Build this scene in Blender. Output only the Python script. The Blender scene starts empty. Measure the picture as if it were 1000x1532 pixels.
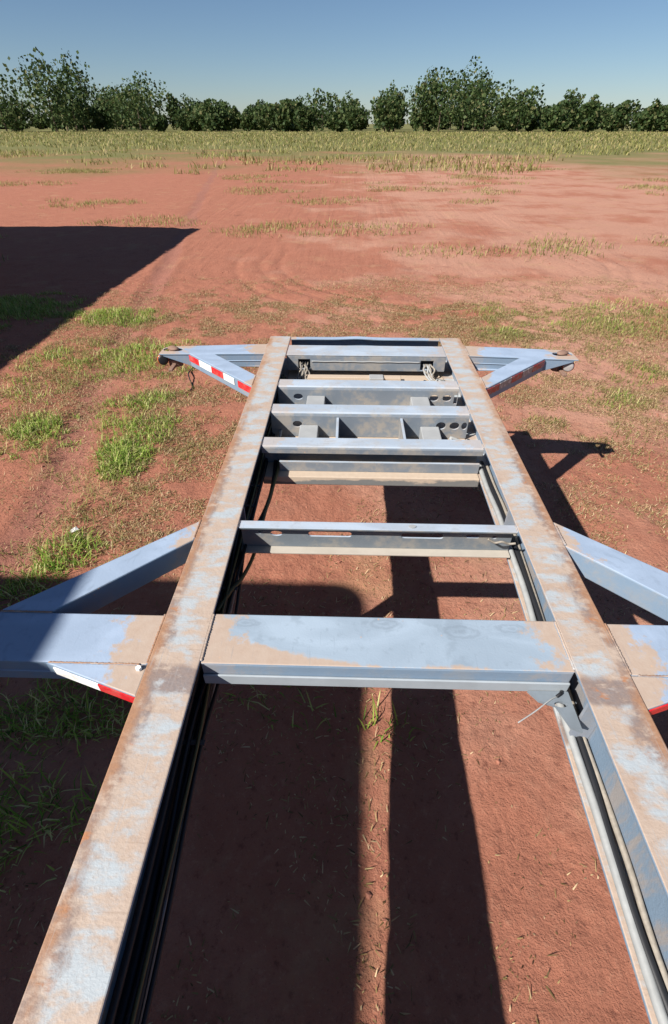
import bpy, bmesh, math, random
import numpy as np
from mathutils import Vector, Matrix

random.seed(7)
rng = np.random.default_rng(11)
scene = bpy.context.scene
C = scene.collection

# ------------------------------------------------------------------ camera
CAM = (-0.108, 0.0, 2.031)
RIGHT = Vector((0.99962, 0.02748, 0.0))
DOWN = Vector((0.01725, -0.62761, -0.77834))
FWD = Vector((-0.02139, 0.77804, -0.62785))
cam_data = bpy.data.cameras.new('camera')
cam = bpy.data.objects.new('camera', cam_data)
C.objects.link(cam)
m = Matrix.Identity(4)
for i in range(3):
    m[i][0] = RIGHT[i]; m[i][1] = -DOWN[i]; m[i][2] = -FWD[i]; m[i][3] = CAM[i]
cam.matrix_world = m
cam_data.sensor_fit = 'HORIZONTAL'
cam_data.sensor_width = 36.0
cam_data.lens = 0.722 * 36.0
cam_data.clip_start = 0.02
cam_data.clip_end = 3000
scene.camera = cam

# ------------------------------------------------------------------ light
SUN = Vector((-0.857, -0.689, 1.009)).normalized()      # towards the sun
world = bpy.data.worlds.new('World')
scene.world = world
world.use_nodes = True
wn = world.node_tree.nodes
sky = wn.new('ShaderNodeTexSky')
sky.sky_type = 'NISHITA'
sky.sun_disc = False
sky.sun_elevation = math.asin(SUN.z)
sky.sun_rotation = math.atan2(SUN.x, SUN.y)
sky.air_density = 0.85; sky.dust_density = 0.2; sky.ozone_density = 5.0
bg = wn['Background']
bg.inputs['Strength'].default_value = 0.05
world.node_tree.links.new(sky.outputs[0], bg.inputs['Color'])
sd = bpy.data.lights.new('sun', 'SUN')
sd.energy = 5.0
sd.angle = math.radians(0.53)
sd.color = (1.0, 0.95, 0.88)
so = bpy.data.objects.new('sun', sd)
so.rotation_euler = SUN.to_track_quat('Z', 'Y').to_euler()
so.location = SUN * 30
C.objects.link(so)
vs = scene.view_settings
vs.view_transform = 'Standard'; vs.look = 'None'; vs.exposure = 0.72; vs.gamma = 1.0
vs.use_curve_mapping = False
scene.cycles.max_bounces = 6
scene.cycles.diffuse_bounces = 3
scene.cycles.use_denoising = True

# ------------------------------------------------------------------ helpers: nodes
class NT:
    def __init__(s, name):
        s.m = bpy.data.materials.new(name); s.m.use_nodes = True
        s.t = s.m.node_tree; s.n = s.t.nodes; s.l = s.t.links
        s.b = s.n['Principled BSDF']
    def put(s, sock, v):
        if v is None: return
        if hasattr(v, 'is_linked') or hasattr(v, 'links'): s.l.new(v, sock)
        else: sock.default_value = v
    def node(s, t, **kw):
        n = s.n.new(t)
        for k, v in kw.items(): setattr(n, k, v)
        return n
    def obj(s): return s.node('ShaderNodeTexCoord').outputs['Object']
    def nrm(s): return s.node('ShaderNodeNewGeometry').outputs['Normal']
    def island(s): return s.node('ShaderNodeNewGeometry').outputs['Random Per Island']
    def math(s, op, a, b=None, c=None):
        n = s.node('ShaderNodeMath', operation=op)
        for i, v in enumerate((a, b, c)):
            if v is not None: s.put(n.inputs[i], v)
        return n.outputs[0]
    def sep(s, v):
        n = s.node('ShaderNodeSeparateXYZ'); s.put(n.inputs[0], v); return n.outputs
    def mapping(s, v, scale=(1, 1, 1), loc=(0, 0, 0)):
        n = s.node('ShaderNodeMapping'); s.put(n.inputs['Vector'], v)
        n.inputs['Scale'].default_value = scale; n.inputs['Location'].default_value = loc
        return n.outputs[0]
    def noise(s, v, scale, detail=4, rough=0.55, dist=0.0):
        n = s.node('ShaderNodeTexNoise'); s.put(n.inputs['Vector'], v)
        n.inputs['Scale'].default_value = scale; n.inputs['Detail'].default_value = detail
        n.inputs['Roughness'].default_value = rough; n.inputs['Distortion'].default_value = dist
        return n.outputs['Fac']
    def voro(s, v, scale):
        n = s.node('ShaderNodeTexVoronoi'); s.put(n.inputs['Vector'], v)
        n.inputs['Scale'].default_value = scale
        return n.outputs['Distance']
    def step(s, v, a, b):
        n = s.node('ShaderNodeMapRange', interpolation_type='SMOOTHSTEP'); s.put(n.inputs['Value'], v)
        n.inputs['From Min'].default_value = a; n.inputs['From Max'].default_value = b
        return n.outputs['Result']
    def mix(s, f, a, b):
        n = s.node('ShaderNodeMix', data_type='RGBA')
        s.put(n.inputs[0], f)
        for k, v in ((6, a), (7, b)):
            if isinstance(v, tuple): v = (*v[:3], 1.0)
            s.put(n.inputs[k], v)
        return n.outputs[2]
    def ramp(s, f, stops):
        n = s.node('ShaderNodeValToRGB'); s.put(n.inputs[0], f)
        e = n.color_ramp.elements
        while len(e) < len(stops): e.new(0.5)
        for k, (p, c) in enumerate(stops): e[k].position = p; e[k].color = (*c, 1)
        return n.outputs[0]
    def bump(s, h, strength=0.3, dist=0.01, nrm=None):
        n = s.node('ShaderNodeBump'); s.put(n.inputs['Height'], h)
        n.inputs['Strength'].default_value = strength; n.inputs['Distance'].default_value = dist
        if nrm is not None: s.put(n.inputs['Normal'], nrm)
        return n.outputs[0]
    def out(s, col, rough=0.6, bump=None, metal=0.0, spec=0.4):
        s.put(s.b.inputs['Base Color'], (*col, 1) if isinstance(col, tuple) else col)
        s.put(s.b.inputs['Roughness'], rough)
        s.b.inputs['Metallic'].default_value = metal
        s.b.inputs['Specular IOR Level'].default_value = spec
        if bump is not None: s.put(s.b.inputs['Normal'], bump)
        return s.m

D_DECK = 1.009
TAN = (0.355, 0.255, 0.195)
TAN_PALE = (0.455, 0.375, 0.31)
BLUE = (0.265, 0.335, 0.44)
BLUE_SHADED = (0.160, 0.225, 0.305)  # blue of side faces, darkened to carry shading

def mat_rail():
    s = NT('weathered_rail_steel')
    p = s.obj(); x, y, z = s.sep(p)
    n1 = s.noise(s.mapping(p, (6, 14, 3)), 1.0, 6, 0.66, 0.3)
    n2 = s.noise(s.mapping(p, (26, 40, 20)), 1.0, 5, 0.65)
    n3 = s.noise(p, 160, 3, 0.6)
    n4 = s.noise(s.mapping(p, (9, 5, 5), (3, 1, 7)), 1.0, 6, 0.7)
    e = s.math('SUBTRACT', s.math('ABSOLUTE', x), 0.454)          # 0 at the inner edge, .126 at the outer
    # dusty rust with patches where the grey blue paint survives
    dust = s.mix(n2, TAN_PALE, TAN)
    dust = s.mix(s.step(n4, 0.5, 0.72), dust, (0.34, 0.235, 0.175))
    mid = s.math('SUBTRACT', 1.0, s.step(s.math('ABSOLUTE', s.math('SUBTRACT', e, 0.052)), 0.028, 0.062))
    pm = s.math('ADD', s.math('MULTIPLY', n1, 1.0), s.math('MULTIPLY', s.math('SUBTRACT', n2, 0.5), 0.45))
    pm = s.math('ADD', pm, s.math('MULTIPLY', s.math('SUBTRACT', mid, 0.6), 0.12))
    col = s.mix(s.math('MULTIPLY', s.step(pm, 0.46, 0.66), 0.85), dust, (0.36, 0.42, 0.46))
    # dark scaly rust along the outer edge
    ew = s.math('ADD', e, s.math('MULTIPLY', s.math('SUBTRACT', n4, 0.5), 0.16))
    em = s.math('MULTIPLY', s.step(ew, 0.074, 0.106), s.step(n2, 0.36, 0.56))
    ey = s.step(y, 2.3, 1.5)
    em = s.math('MULTIPLY', em, ey)
    # a dark band right across beside the near bolster
    by = s.math('ADD', y, s.math('MULTIPLY', s.math('SUBTRACT', n4, 0.5), 0.05))
    bm_ = s.math('MULTIPLY', s.step(by, 0.582, 0.598), s.step(by, 0.672, 0.648))
    bm_ = s.math('MULTIPLY', bm_, s.step(n2, 0.30, 0.5))
    dk = s.math('MAXIMUM', s.math('MULTIPLY', em, 0.8), s.math('MULTIPLY', bm_, 0.85))
    dark = s.mix(n3, (0.13, 0.105, 0.105), (0.27, 0.19, 0.155))
    col = s.mix(dk, col, dark)
    om = s.math('MULTIPLY', dk, s.step(s.noise(s.mapping(p, (14, 22, 9), (5, 5, 5)), 1.0, 4, 0.6), 0.58, 0.68))
    col = s.mix(om, col, (0.42, 0.16, 0.05))
    oe = s.math('MULTIPLY', s.step(s.math('ADD', e, s.math('MULTIPLY', s.math('SUBTRACT', n2, 0.5), 0.05)), 0.092, 0.118), s.step(n4, 0.36, 0.56))
    col = s.mix(s.math('MULTIPLY', oe, 0.75), col, s.mix(n3, (0.24, 0.11, 0.055), (0.44, 0.225, 0.11)))
    # transverse scratches and speckle
    sc = s.noise(s.mapping(p, (4, 150, 4)), 1.0, 3, 0.5)
    col = s.mix(s.math('MULTIPLY', s.step(sc, 0.60, 0.72), 0.35), col, (0.27, 0.19, 0.14))
    col = s.mix(s.math('MULTIPLY', s.step(n3, 0.62, 0.75), 0.5), col, (0.24, 0.17, 0.13))
    lg = s.noise(s.mapping(p, (170, 5, 8)), 1.0, 3, 0.55)
    col = s.mix(s.math('MULTIPLY', s.step(lg, 0.60, 0.70), 0.35), col, (0.33, 0.34, 0.35))
    pit = s.noise(s.mapping(p, (60, 60, 60), (2, 2, 2)), 1.0, 6, 0.75)
    col = s.mix(s.math('MULTIPLY', s.step(pit, 0.57, 0.66), 0.28), col, (0.22, 0.155, 0.12))
    # sides keep paint, toned darker to carry shading, with dust at places
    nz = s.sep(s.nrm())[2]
    side = s.mix(s.math('MULTIPLY', s.step(n1, 0.45, 0.62), 0.6), BLUE_SHADED, (0.33, 0.26, 0.20))
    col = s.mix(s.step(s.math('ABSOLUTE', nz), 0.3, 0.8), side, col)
    b = s.bump(n3, 0.35, 0.002, s.bump(n2, 0.4, 0.004))
    return s.out(col, 0.62, b)

def mat_paint(name, rust=1.0, dusty=0.0, edge=None, reach=0.0, base=BLUE, side=BLUE_SHADED):
    s = NT(name)
    p = s.obj(); x, y, z = s.sep(p)
    n1 = s.noise(p, 9, 6, 0.62)
    n2 = s.noise(p, 38, 5, 0.62)
    n3 = s.noise(p, 190, 3, 0.6)
    cx_ = s.noise(s.mapping(p, (3.5, 8, 3)), 1.0, 4, 0.5, 1.2)
    col = s.mix(s.step(cx_, 0.35, 0.7), base, tuple(min(1, c * 1.16 + 0.015) for c in base))
    col = s.mix(s.math('MULTIPLY', s.step(n2, 0.56, 0.72), 0.4), col, tuple(c * 0.74 for c in base))
    ring = s.node('ShaderNodeTexWave', wave_type='RINGS', rings_direction='SPHERICAL')
    s.put(ring.inputs['Vector'], s.mapping(p, (6, 9, 6), (-0.5, -6.9, 0)))
    ring.inputs['Scale'].default_value = 2.2; ring.inputs['Distortion'].default_value = 5.0
    ring.inputs['Detail'].default_value = 3
    col = s.mix(s.math('MULTIPLY', s.math('MULTIPLY', s.step(ring.outputs['Fac'], 0.55, 0.95), s.step(n1, 0.52, 0.62)), 0.28), col, tuple(c * 0.62 for c in base))
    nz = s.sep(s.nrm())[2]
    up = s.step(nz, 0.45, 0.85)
    sidec = s.mix(n1, side, tuple(c * 1.25 for c in side))  # side faces toned darker than the chalked tops, shading put into the colour
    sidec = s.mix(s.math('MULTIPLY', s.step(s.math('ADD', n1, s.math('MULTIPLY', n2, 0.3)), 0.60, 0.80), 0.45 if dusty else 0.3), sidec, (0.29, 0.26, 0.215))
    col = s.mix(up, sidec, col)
    # rust and red dust creeping out from the rails
    d = s.math('SUBTRACT', s.math('ABSOLUTE', s.math('SUBTRACT', s.math('ABSOLUTE', x), 0.517)), 0.063)
    dn = s.math('SUBTRACT', d, s.math('MULTIPLY', s.math('SUBTRACT', n1, 0.45), 0.34))
    dn = s.math('SUBTRACT', dn, reach)
    dn = s.math('SUBTRACT', dn, s.math('MULTIPLY', s.math('SUBTRACT', n2, 0.5), 0.13))
    dn = s.math('SUBTRACT', dn, s.math('MULTIPLY', s.math('SUBTRACT', n3, 0.5), 0.05))
    rm = s.math('MULTIPLY', s.step(dn, 0.072, 0.030), rust)
    rm = s.math('MULTIPLY', rm, s.math('ADD', s.math('MULTIPLY', up, 0.75), 0.25))
    tip = s.math('SUBTRACT', s.math('ABSOLUTE', x), s.math('ADD', 1.045, s.math('MULTIPLY', s.math('SUBTRACT', n1, 0.5), 0.35)))
    rm = s.math('MAXIMUM', rm, s.math('MULTIPLY', s.math('MULTIPLY', s.step(tip, -0.02, 0.03), s.step(y, 1.6, 2.0)), up))
    if edge:
        for qx, qy, qa, qb in ((0.0, 0.806, 0.055, 0.022), (0.20, 0.785, 0.070, 0.026), (-0.36, 0.80, 0.05, 0.018), (0.33, 0.80, 0.06, 0.02)):
            du = s.math('DIVIDE', s.math('SUBTRACT', x, qx), qa); dv = s.math('DIVIDE', s.math('SUBTRACT', y, qy), qb)
            dd = s.math('ADD', s.math('SQRT', s.math('ADD', s.math('MULTIPLY', du, du), s.math('MULTIPLY', dv, dv))), s.math('MULTIPLY', s.math('SUBTRACT', n2, 0.5), 0.9))
            rg = s.math('MULTIPLY', s.step(dd, 1.15, 0.8), s.math('ADD', 0.55, s.math('MULTIPLY', s.math('SINE', s.math('MULTIPLY', dd, 13)), 0.45)))
            col = s.mix(s.math('MULTIPLY', rg, 0.30), col, (0.15, 0.18, 0.22))
        wx = s.math('ADD', -0.006, s.math('MULTIPLY', s.step(x, 0.05, -0.42), 0.058))
        ed = s.math('SUBTRACT', s.math('SUBTRACT', y, edge), s.math('MULTIPLY', s.math('SUBTRACT', n1, 0.47), 0.06))
        ed = s.math('SUBTRACT', ed, s.math('MULTIPLY', s.math('SUBTRACT', n2, 0.5), 0.03))
        ed = s.math('SUBTRACT', ed, wx)
        rm = s.math('MAXIMUM', rm, s.math('MULTIPLY', s.step(ed, 0.012, 0.0), up))
    tan = s.mix(n2, TAN_PALE, TAN)
    col = s.mix(rm, col, tan)
    # general dust
    if dusty:
        dm = s.math('MULTIPLY', s.step(s.math('ADD', n1, s.math('MULTIPLY', n2, 0.4)), 0.62, 0.86), dusty)
        col = s.mix(dm, col, (0.40, 0.345, 0.28))
    # chips and rust specks
    ch = s.step(s.voro(s.mapping(p, (1, 1, 1), (0.3, 0, 0)), 26), 0.09, 0.05)
    ch = s.math('MULTIPLY', ch, s.step(n1, 0.52, 0.6))
    col = s.mix(s.math('MULTIPLY', ch, 0.8), col, (0.50, 0.33, 0.22))
    sc = s.noise(s.mapping(p, (120, 9, 9)), 1.0, 3, 0.5)
    col = s.mix(s.math('MULTIPLY', s.step(sc, 0.62, 0.74), 0.22), col, tuple(c * 0.6 for c in base))
    b = s.bump(n3, 0.25, 0.0015, s.bump(n1, 0.18, 0.006))
    return s.out(col, s.math('ADD', 0.42, s.math('MULTIPLY', n2, 0.3)), b)

def mat_flat(name, col, rough=0.6, var=0.25, scale=30, bump=0.2, metal=0.0, spec=0.4):
    s = NT(name); p = s.obj()
    n = s.noise(p, scale, 5, 0.6)
    c = s.mix(n, tuple(v * (1 - var) for v in col), tuple(min(1, v * (1 + var)) for v in col))
    return s.out(c, rough, s.bump(n, bump, 0.003), metal, spec)

def mat_plate():
    s = NT('dusty_coupler_plate'); p = s.obj()
    n1 = s.noise(s.mapping(p, (4, 9, 12)), 1.0, 6, 0.65); n2 = s.noise(p, 70, 4, 0.6)
    c = s.mix(n2, (0.42, 0.33, 0.25), (0.50, 0.42, 0.33))
    zt_ = s.math('ADD', s.sep(p)[2], s.math('MULTIPLY', s.math('SUBTRACT', n1, 0.5), 0.12))
    c = s.mix(s.step(zt_, D_DECK - 0.142, D_DECK - 0.152), c, (0.17, 0.172, 0.168))
    nz = s.sep(s.nrm())[2]
    top = s.mix(n2, (0.40, 0.31, 0.235), (0.50, 0.41, 0.32))
    c = s.mix(s.step(nz, 0.5, 0.9), c, top)
    return s.out(c, 0.8, s.bump(n2, 0.3, 0.003))

def mat_tape(name, col, chip):
    s = NT(name); p = s.obj()
    v = s.voro(p, 420)
    c = s.mix(s.step(v, 0.35, 0.6), col, tuple(min(1, k * 1.15 + 0.01) for k in col))
    n = s.noise(p, 60, 5, 0.7)
    c = s.mix(s.math('MULTIPLY', s.step(s.noise(p, 22, 5, 0.7), 0.45, 0.7), 0.4), c, (0.36, 0.26, 0.19))
    c = s.mix(s.step(n, 0.66 - chip, 0.72 - chip), c, (0.20, 0.21, 0.23))
    return s.out(c, 0.35, None, 0.0, 0.5)

def mat_soil():
    s = NT('red_soil'); p = s.obj(); x, y, z = s.sep(p)
    big = s.noise(p, 0.55, 5, 0.6); mid = s.noise(p, 3.2, 6, 0.62); fine = s.noise(p, 26, 6, 0.68); grain = s.noise(p, 140, 4, 0.7)
    c = s.mix(mid, (0.275, 0.106, 0.068), (0.385, 0.164, 0.106))
    c = s.mix(s.step(s.math('ADD', big, s.math('MULTIPLY', s.math('MINIMUM', x, 2.5), 0.045)), 0.45, 0.66), c, s.mix(fine, (0.345, 0.168, 0.117), (0.475, 0.262, 0.184)))
    c = s.mix(s.math('MULTIPLY', s.step(fine, 0.55, 0.72), 0.45), c, (0.45, 0.235, 0.155))
    c = s.mix(s.math('MULTIPLY', s.step(fine, 0.44, 0.30), 0.6), c, (0.135, 0.05, 0.036))
    c = s.mix(s.math('MULTIPLY', s.step(grain, 0.60, 0.72), 0.5), c, (0.52, 0.33, 0.215))
    c = s.mix(s.math('MULTIPLY', s.step(grain, 0.40, 0.30), 0.55), c, (0.09, 0.032, 0.027))
    blot = s.noise(s.mapping(p, (1, 1, 1), (4, 8, 1)), 1.9, 7, 0.72)
    c = s.mix(s.math('MULTIPLY', s.step(blot, 0.56, 0.70), 0.45), c, (0.185, 0.075, 0.052))
    # compacted wheel track on the left, smoother and more purple
    tx = s.math('ADD', x, s.math('MULTIPLY', s.math('SUBTRACT', big, 0.5), 0.5))
    tr = s.math('MULTIPLY', s.step(s.math('ABSOLUTE', s.math('ADD', tx, s.math('ADD', 1.72, s.math('MULTIPLY', y, 0.18)))), 0.22, 0.08), 0.5)
    c = s.mix(tr, c, (0.27, 0.125, 0.098))
    # straw litter staining
    st = s.noise(s.mapping(p, (1, 1, 1), (9, 3, 0)), 1.3, 6, 0.7)
    c = s.mix(s.math('MULTIPLY', s.step(st, 0.54, 0.68), 0.35), c, (0.40, 0.25, 0.14))
    # far beyond the yard the ground turns to pasture
    far = s.step(s.math('ADD', y, s.math('MULTIPLY', s.math('SUBTRACT', s.noise(p, 0.08, 4, 0.6), 0.5), 90)), 24, 60)
    c = s.mix(far, c, s.mix(mid, (0.10, 0.115, 0.035), (0.20, 0.175, 0.075)))
    b = s.bump(fine, 0.75, 0.022, s.bump(grain, 0.85, 0.007, s.bump(mid, 0.25, 0.04)))
    return s.out(c, 0.95, b, 0.0, 0.15)

def mat_grass(name, stops, trans=0.35):
    s = NT(name)
    c = s.ramp(s.island(), stops)
    s.put(s.b.inputs['Base Color'], c)
    s.b.inputs['Roughness'].default_value = 0.65
    s.b.inputs['Specular IOR Level'].default_value = 0.2
    tr = s.node('ShaderNodeBsdfTranslucent'); s.put(tr.inputs['Color'], c)
    mx = s.node('ShaderNodeMixShader'); mx.inputs[0].default_value = trans
    s.l.new(s.b.outputs[0], mx.inputs[1]); s.l.new(tr.outputs[0], mx.inputs[2])
    s.l.new(mx.outputs[0], s.n['Material Output'].inputs['Surface'])
    return s.m

M = dict(
    rail=mat_rail(),
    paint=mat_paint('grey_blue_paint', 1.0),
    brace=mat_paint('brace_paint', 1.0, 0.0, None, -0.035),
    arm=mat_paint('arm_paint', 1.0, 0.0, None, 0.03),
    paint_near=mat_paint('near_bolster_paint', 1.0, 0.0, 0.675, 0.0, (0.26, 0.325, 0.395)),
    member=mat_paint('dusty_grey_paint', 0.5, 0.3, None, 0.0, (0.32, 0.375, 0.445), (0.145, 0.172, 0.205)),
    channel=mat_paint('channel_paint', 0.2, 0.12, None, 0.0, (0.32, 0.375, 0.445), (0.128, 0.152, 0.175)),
    dark=mat_flat('dark_steel', (0.05, 0.055, 0.06), 0.6),
    plate=mat_plate(),
    lip=mat_flat('dusty_lip', (0.31, 0.345, 0.375), 0.6, 0.2, 16),
    dusty=mat_flat('dusty_flange', (0.40, 0.365, 0.315), 0.75, 0.2, 14),
    block=mat_flat('grey_block_paint', (0.31, 0.32, 0.325), 0.6, 0.2, 20),
    slate=mat_flat('slate_paint', (0.17, 0.20, 0.23), 0.6, 0.25, 25),  # one even slate grey for the gusset plate
    rubber=mat_flat('black_hose_rubber', (0.014, 0.015, 0.018), 0.5, 0.3, 40, 0.1),
    olive=mat_flat('olive_hose', (0.09, 0.085, 0.035), 0.5, 0.3, 40, 0.1),
    cable=mat_flat('pale_cable', (0.27, 0.24, 0.20), 0.6, 0.5, 80, 0.1),
    conduit=mat_flat('grey_conduit', (0.30, 0.31, 0.31), 0.55, 0.35, 30, 0.2),
    red=mat_tape('red_reflective', (0.52, 0.012, 0.018), 0.0),
    white=mat_tape('white_reflective', (0.78, 0.78, 0.76), 0.0),
    red_worn=mat_tape('worn_red_reflective', (0.30, 0.02, 0.025), 0.12),
    white_worn=mat_tape('worn_white_reflective', (0.42, 0.42, 0.44), 0.24),
    rust=mat_flat('brown_rust', (0.22, 0.135, 0.10), 0.8, 0.45, 60, 0.6),
    lens=mat_flat('amber_lens', (0.55, 0.11, 0.02), 0.25, 0.1, 20, 0.0, 0, 0.5),
    redlens=mat_flat('red_lens', (0.42, 0.03, 0.02), 0.25, 0.1, 20, 0.0, 0, 0.5),
    bezel=mat_flat('lamp_bezel', (0.36, 0.34, 0.33), 0.5, 0.3, 60, 0.1, 0.3),
    soil=mat_soil(),
    clod=mat_flat('soil_clod', (0.31, 0.135, 0.092), 0.95, 0.4, 60, 0.4, 0, 0.1),
    grass=mat_grass('green_grass', [(0, (0.07, 0.14, 0.02)), (0.3, (0.18, 0.31, 0.04)), (0.65, (0.36, 0.45, 0.085)), (1, (0.66, 0.60, 0.30))]),
    dull=mat_grass('yellowing_grass', [(0, (0.13, 0.15, 0.04)), (0.4, (0.26, 0.26, 0.075)), (0.75, (0.38, 0.32, 0.13)), (1, (0.48, 0.37, 0.20))]),
    straw=mat_grass('dry_straw', [(0, (0.08, 0.05, 0.022)), (0.3, (0.22, 0.16, 0.065)), (0.65, (0.36, 0.265, 0.125)), (1, (0.58, 0.44, 0.27))], 0.2),
    leaf=mat_grass('tree_leaf', [(0, (0.022, 0.045, 0.014)), (0.5, (0.055, 0.09, 0.026)), (0.85, (0.10, 0.13, 0.045)), (1, (0.17, 0.16, 0.07))], 0.3),
    bark=mat_flat('bark', (0.10, 0.07, 0.05), 0.9, 0.3, 20),
    paper=mat_flat('white_paper', (0.78, 0.77, 0.74), 0.8, 0.1),
    sheet=mat_flat('zinc_sheet', (0.45, 0.46, 0.47), 0.5, 0.15, 3, 0.1, 0.2),
    wallp=mat_flat('pale_wall', (0.62, 0.58, 0.52), 0.85, 0.1, 5),
    trim=mat_flat('dark_blue_metal', (0.06, 0.09, 0.16), 0.5, 0.15, 5),
    boxw=mat_flat('white_body_panel', (0.70, 0.71, 0.72), 0.4, 0.06, 3, 0.05),
    tyre=mat_flat('tyre_rubber', (0.022, 0.022, 0.023), 0.85, 0.3, 20),
    glass=mat_flat('dark_glass', (0.02, 0.025, 0.03), 0.08, 0.1, 5, 0.0, 0, 0.6),
)

# ------------------------------------------------------------------ helpers: objects and meshes
def link(name, me, mat, parent=None):
    o = bpy.data.objects.new(name, me); C.objects.link(o)
    if mat is not None and not me.materials: me.materials.append(mat)
    if parent is not None: o.parent = parent
    return o

def tag(o, label, cat=None, group=None, kind=None):
    o['label'] = label
    if cat: o['category'] = cat
    if group: o['group'] = group
    if kind: o['kind'] = kind
    return o

def empty(name, loc=(0, 0, 0)):
    o = bpy.data.objects.new(name, None); C.objects.link(o); o.location = loc
    o.empty_display_size = 0.2
    return o

class MB:
    def __init__(s): s.v = []; s.f = []
    def add(s, vs_, fs):
        k = len(s.v); s.v += [tuple(v) for v in vs_]; s.f += [tuple(i + k for i in f) for f in fs]; return s
    def box(s, x0, x1, y0, y1, z0, z1):
        return s.add([(x0, y0, z0), (x1, y0, z0), (x1, y1, z0), (x0, y1, z0), (x0, y0, z1), (x1, y0, z1), (x1, y1, z1), (x0, y1, z1)],
                     [(0, 3, 2, 1), (4, 5, 6, 7), (0, 1, 5, 4), (1, 2, 6, 5), (2, 3, 7, 6), (3, 0, 4, 7)])
    def prism(s, poly, z0, z1):
        """poly: counter-clockwise (x, y[, z0, z1]) outline, extruded in z"""
        n = len(poly)
        lo = [(p[0], p[1], p[2] if len(p) > 2 else z0) for p in poly]
        hi = [(p[0], p[1], p[3] if len(p) > 3 else z1) for p in poly]
        return s.add(lo + hi, [tuple(range(n - 1, -1, -1)), tuple(range(n, 2 * n))] +
                     [(i, (i + 1) % n, n + (i + 1) % n, n + i) for i in range(n)])
    def loft(s, rings, cap=True):
        n = len(rings[0]); vs_ = [v for r in rings for v in r]; fs = []
        for k in range(len(rings) - 1):
            for i in range(n):
                j = (i + 1) % n
                fs.append((k * n + i, k * n + j, (k + 1) * n + j, (k + 1) * n + i))
        if cap:
            fs.append(tuple(range(n - 1, -1, -1))); fs.append(tuple((len(rings) - 1) * n + i for i in range(n)))
        return s.add(vs_, fs)
    def tube(s, pts, r, n=8):
        pts = [Vector(p) for p in pts]; rings = []
        for i, p in enumerate(pts):
            t = (pts[min(i + 1, len(pts) - 1)] - pts[max(i - 1, 0)]).normalized()
            u = t.orthogonal().normalized() if i == 0 else (u - t * u.dot(t)).normalized()
            w = t.cross(u)
            rr = r[i] if isinstance(r, (list, tuple)) else r
            rings.append([p + (u * math.cos(2 * math.pi * k / n) + w * math.sin(2 * math.pi * k / n)) * rr for k in range(n)])
        return s.loft(rings)
    def mesh(s, name):
        me = bpy.data.meshes.new(name); me.from_pydata(s.v, [], s.f); me.validate()
        b = bmesh.new(); b.from_mesh(me); bmesh.ops.recalc_face_normals(b, faces=b.faces); b.to_mesh(me); b.free()
        return me
    def build(s, name, mat, parent=None, bevel=0.0, smooth=False):
        o = link(name, s.mesh(name), mat, parent)
        if smooth: o.data.polygons.foreach_set('use_smooth', [True] * len(o.data.polygons))
        if bevel:
            md = o.modifiers.new('edge_wear', 'BEVEL'); md.width = bevel; md.segments = 2
            md.limit_method = 'ANGLE'; md.angle_limit = math.radians(38)
        return o

def spline(pts, k=8):
    P = [Vector(p) for p in pts]; out = []
    for i in range(len(P) - 1):
        a, b, c, d = P[max(i - 1, 0)], P[i], P[i + 1], P[min(i + 2, len(P) - 1)]
        for j in range(k):
            t = j / k
            out.append(0.5 * ((2 * b) + (c - a) * t + (2 * a - 5 * b + 4 * c - d) * t * t + (3 * b - a - 3 * c + d) * t ** 3))
    out.append(P[-1]); return out

def circle(cx, cy, rx, ry=None, n=20, rot=0):
    ry = ry or rx
    return [(cx + rx * math.cos(2 * math.pi * i / n + rot), cy + ry * math.sin(2 * math.pi * i / n + rot)) for i in range(n)]

def slot(x0, x1, y, r, n=8):
    a = [(x1 - r + r * math.cos(t), y + r * math.sin(t)) for t in np.linspace(-math.pi / 2, math.pi / 2, n)]
    b = [(x0 + r + r * math.cos(t), y + r * math.sin(t)) for t in np.linspace(math.pi / 2, 1.5 * math.pi, n)]
    return a + b

def rect(x0, x1, y0, y1): return [(x0, y0), (x1, y0), (x1, y1), (x0, y1)]

def holed(outer, holes, fn0, fn1):
    """plate with real openings; fn0/fn1 map 2d points to its two faces. returns (verts, faces)"""
    b = bmesh.new(); loops = []
    for poly in [outer] + holes:
        vs_ = [b.verts.new((p[0], p[1], 0)) for p in poly]
        loops.append(vs_)
        for i in range(len(vs_)): b.edges.new((vs_[i], vs_[(i + 1) % len(vs_)]))
    bmesh.ops.triangle_fill(b, edges=b.edges[:], use_beauty=True)
    b.verts.index_update(); V = [(v.co.x, v.co.y) for v in b.verts]; n = len(V)
    F = [tuple(v.index for v in f.verts) for f in b.faces]
    rings = [[v.index for v in l] for l in loops]; b.free()
    vs_ = [fn0(*p) for p in V] + [fn1(*p) for p in V]
    fs = F + [tuple(n + i for i in reversed(f)) for f in F]
    for r in rings:
        for i in range(len(r)):
            j = (i + 1) % len(r); fs.append((r[i], r[j], n + r[j], n + r[i]))
    return vs_, fs

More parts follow.
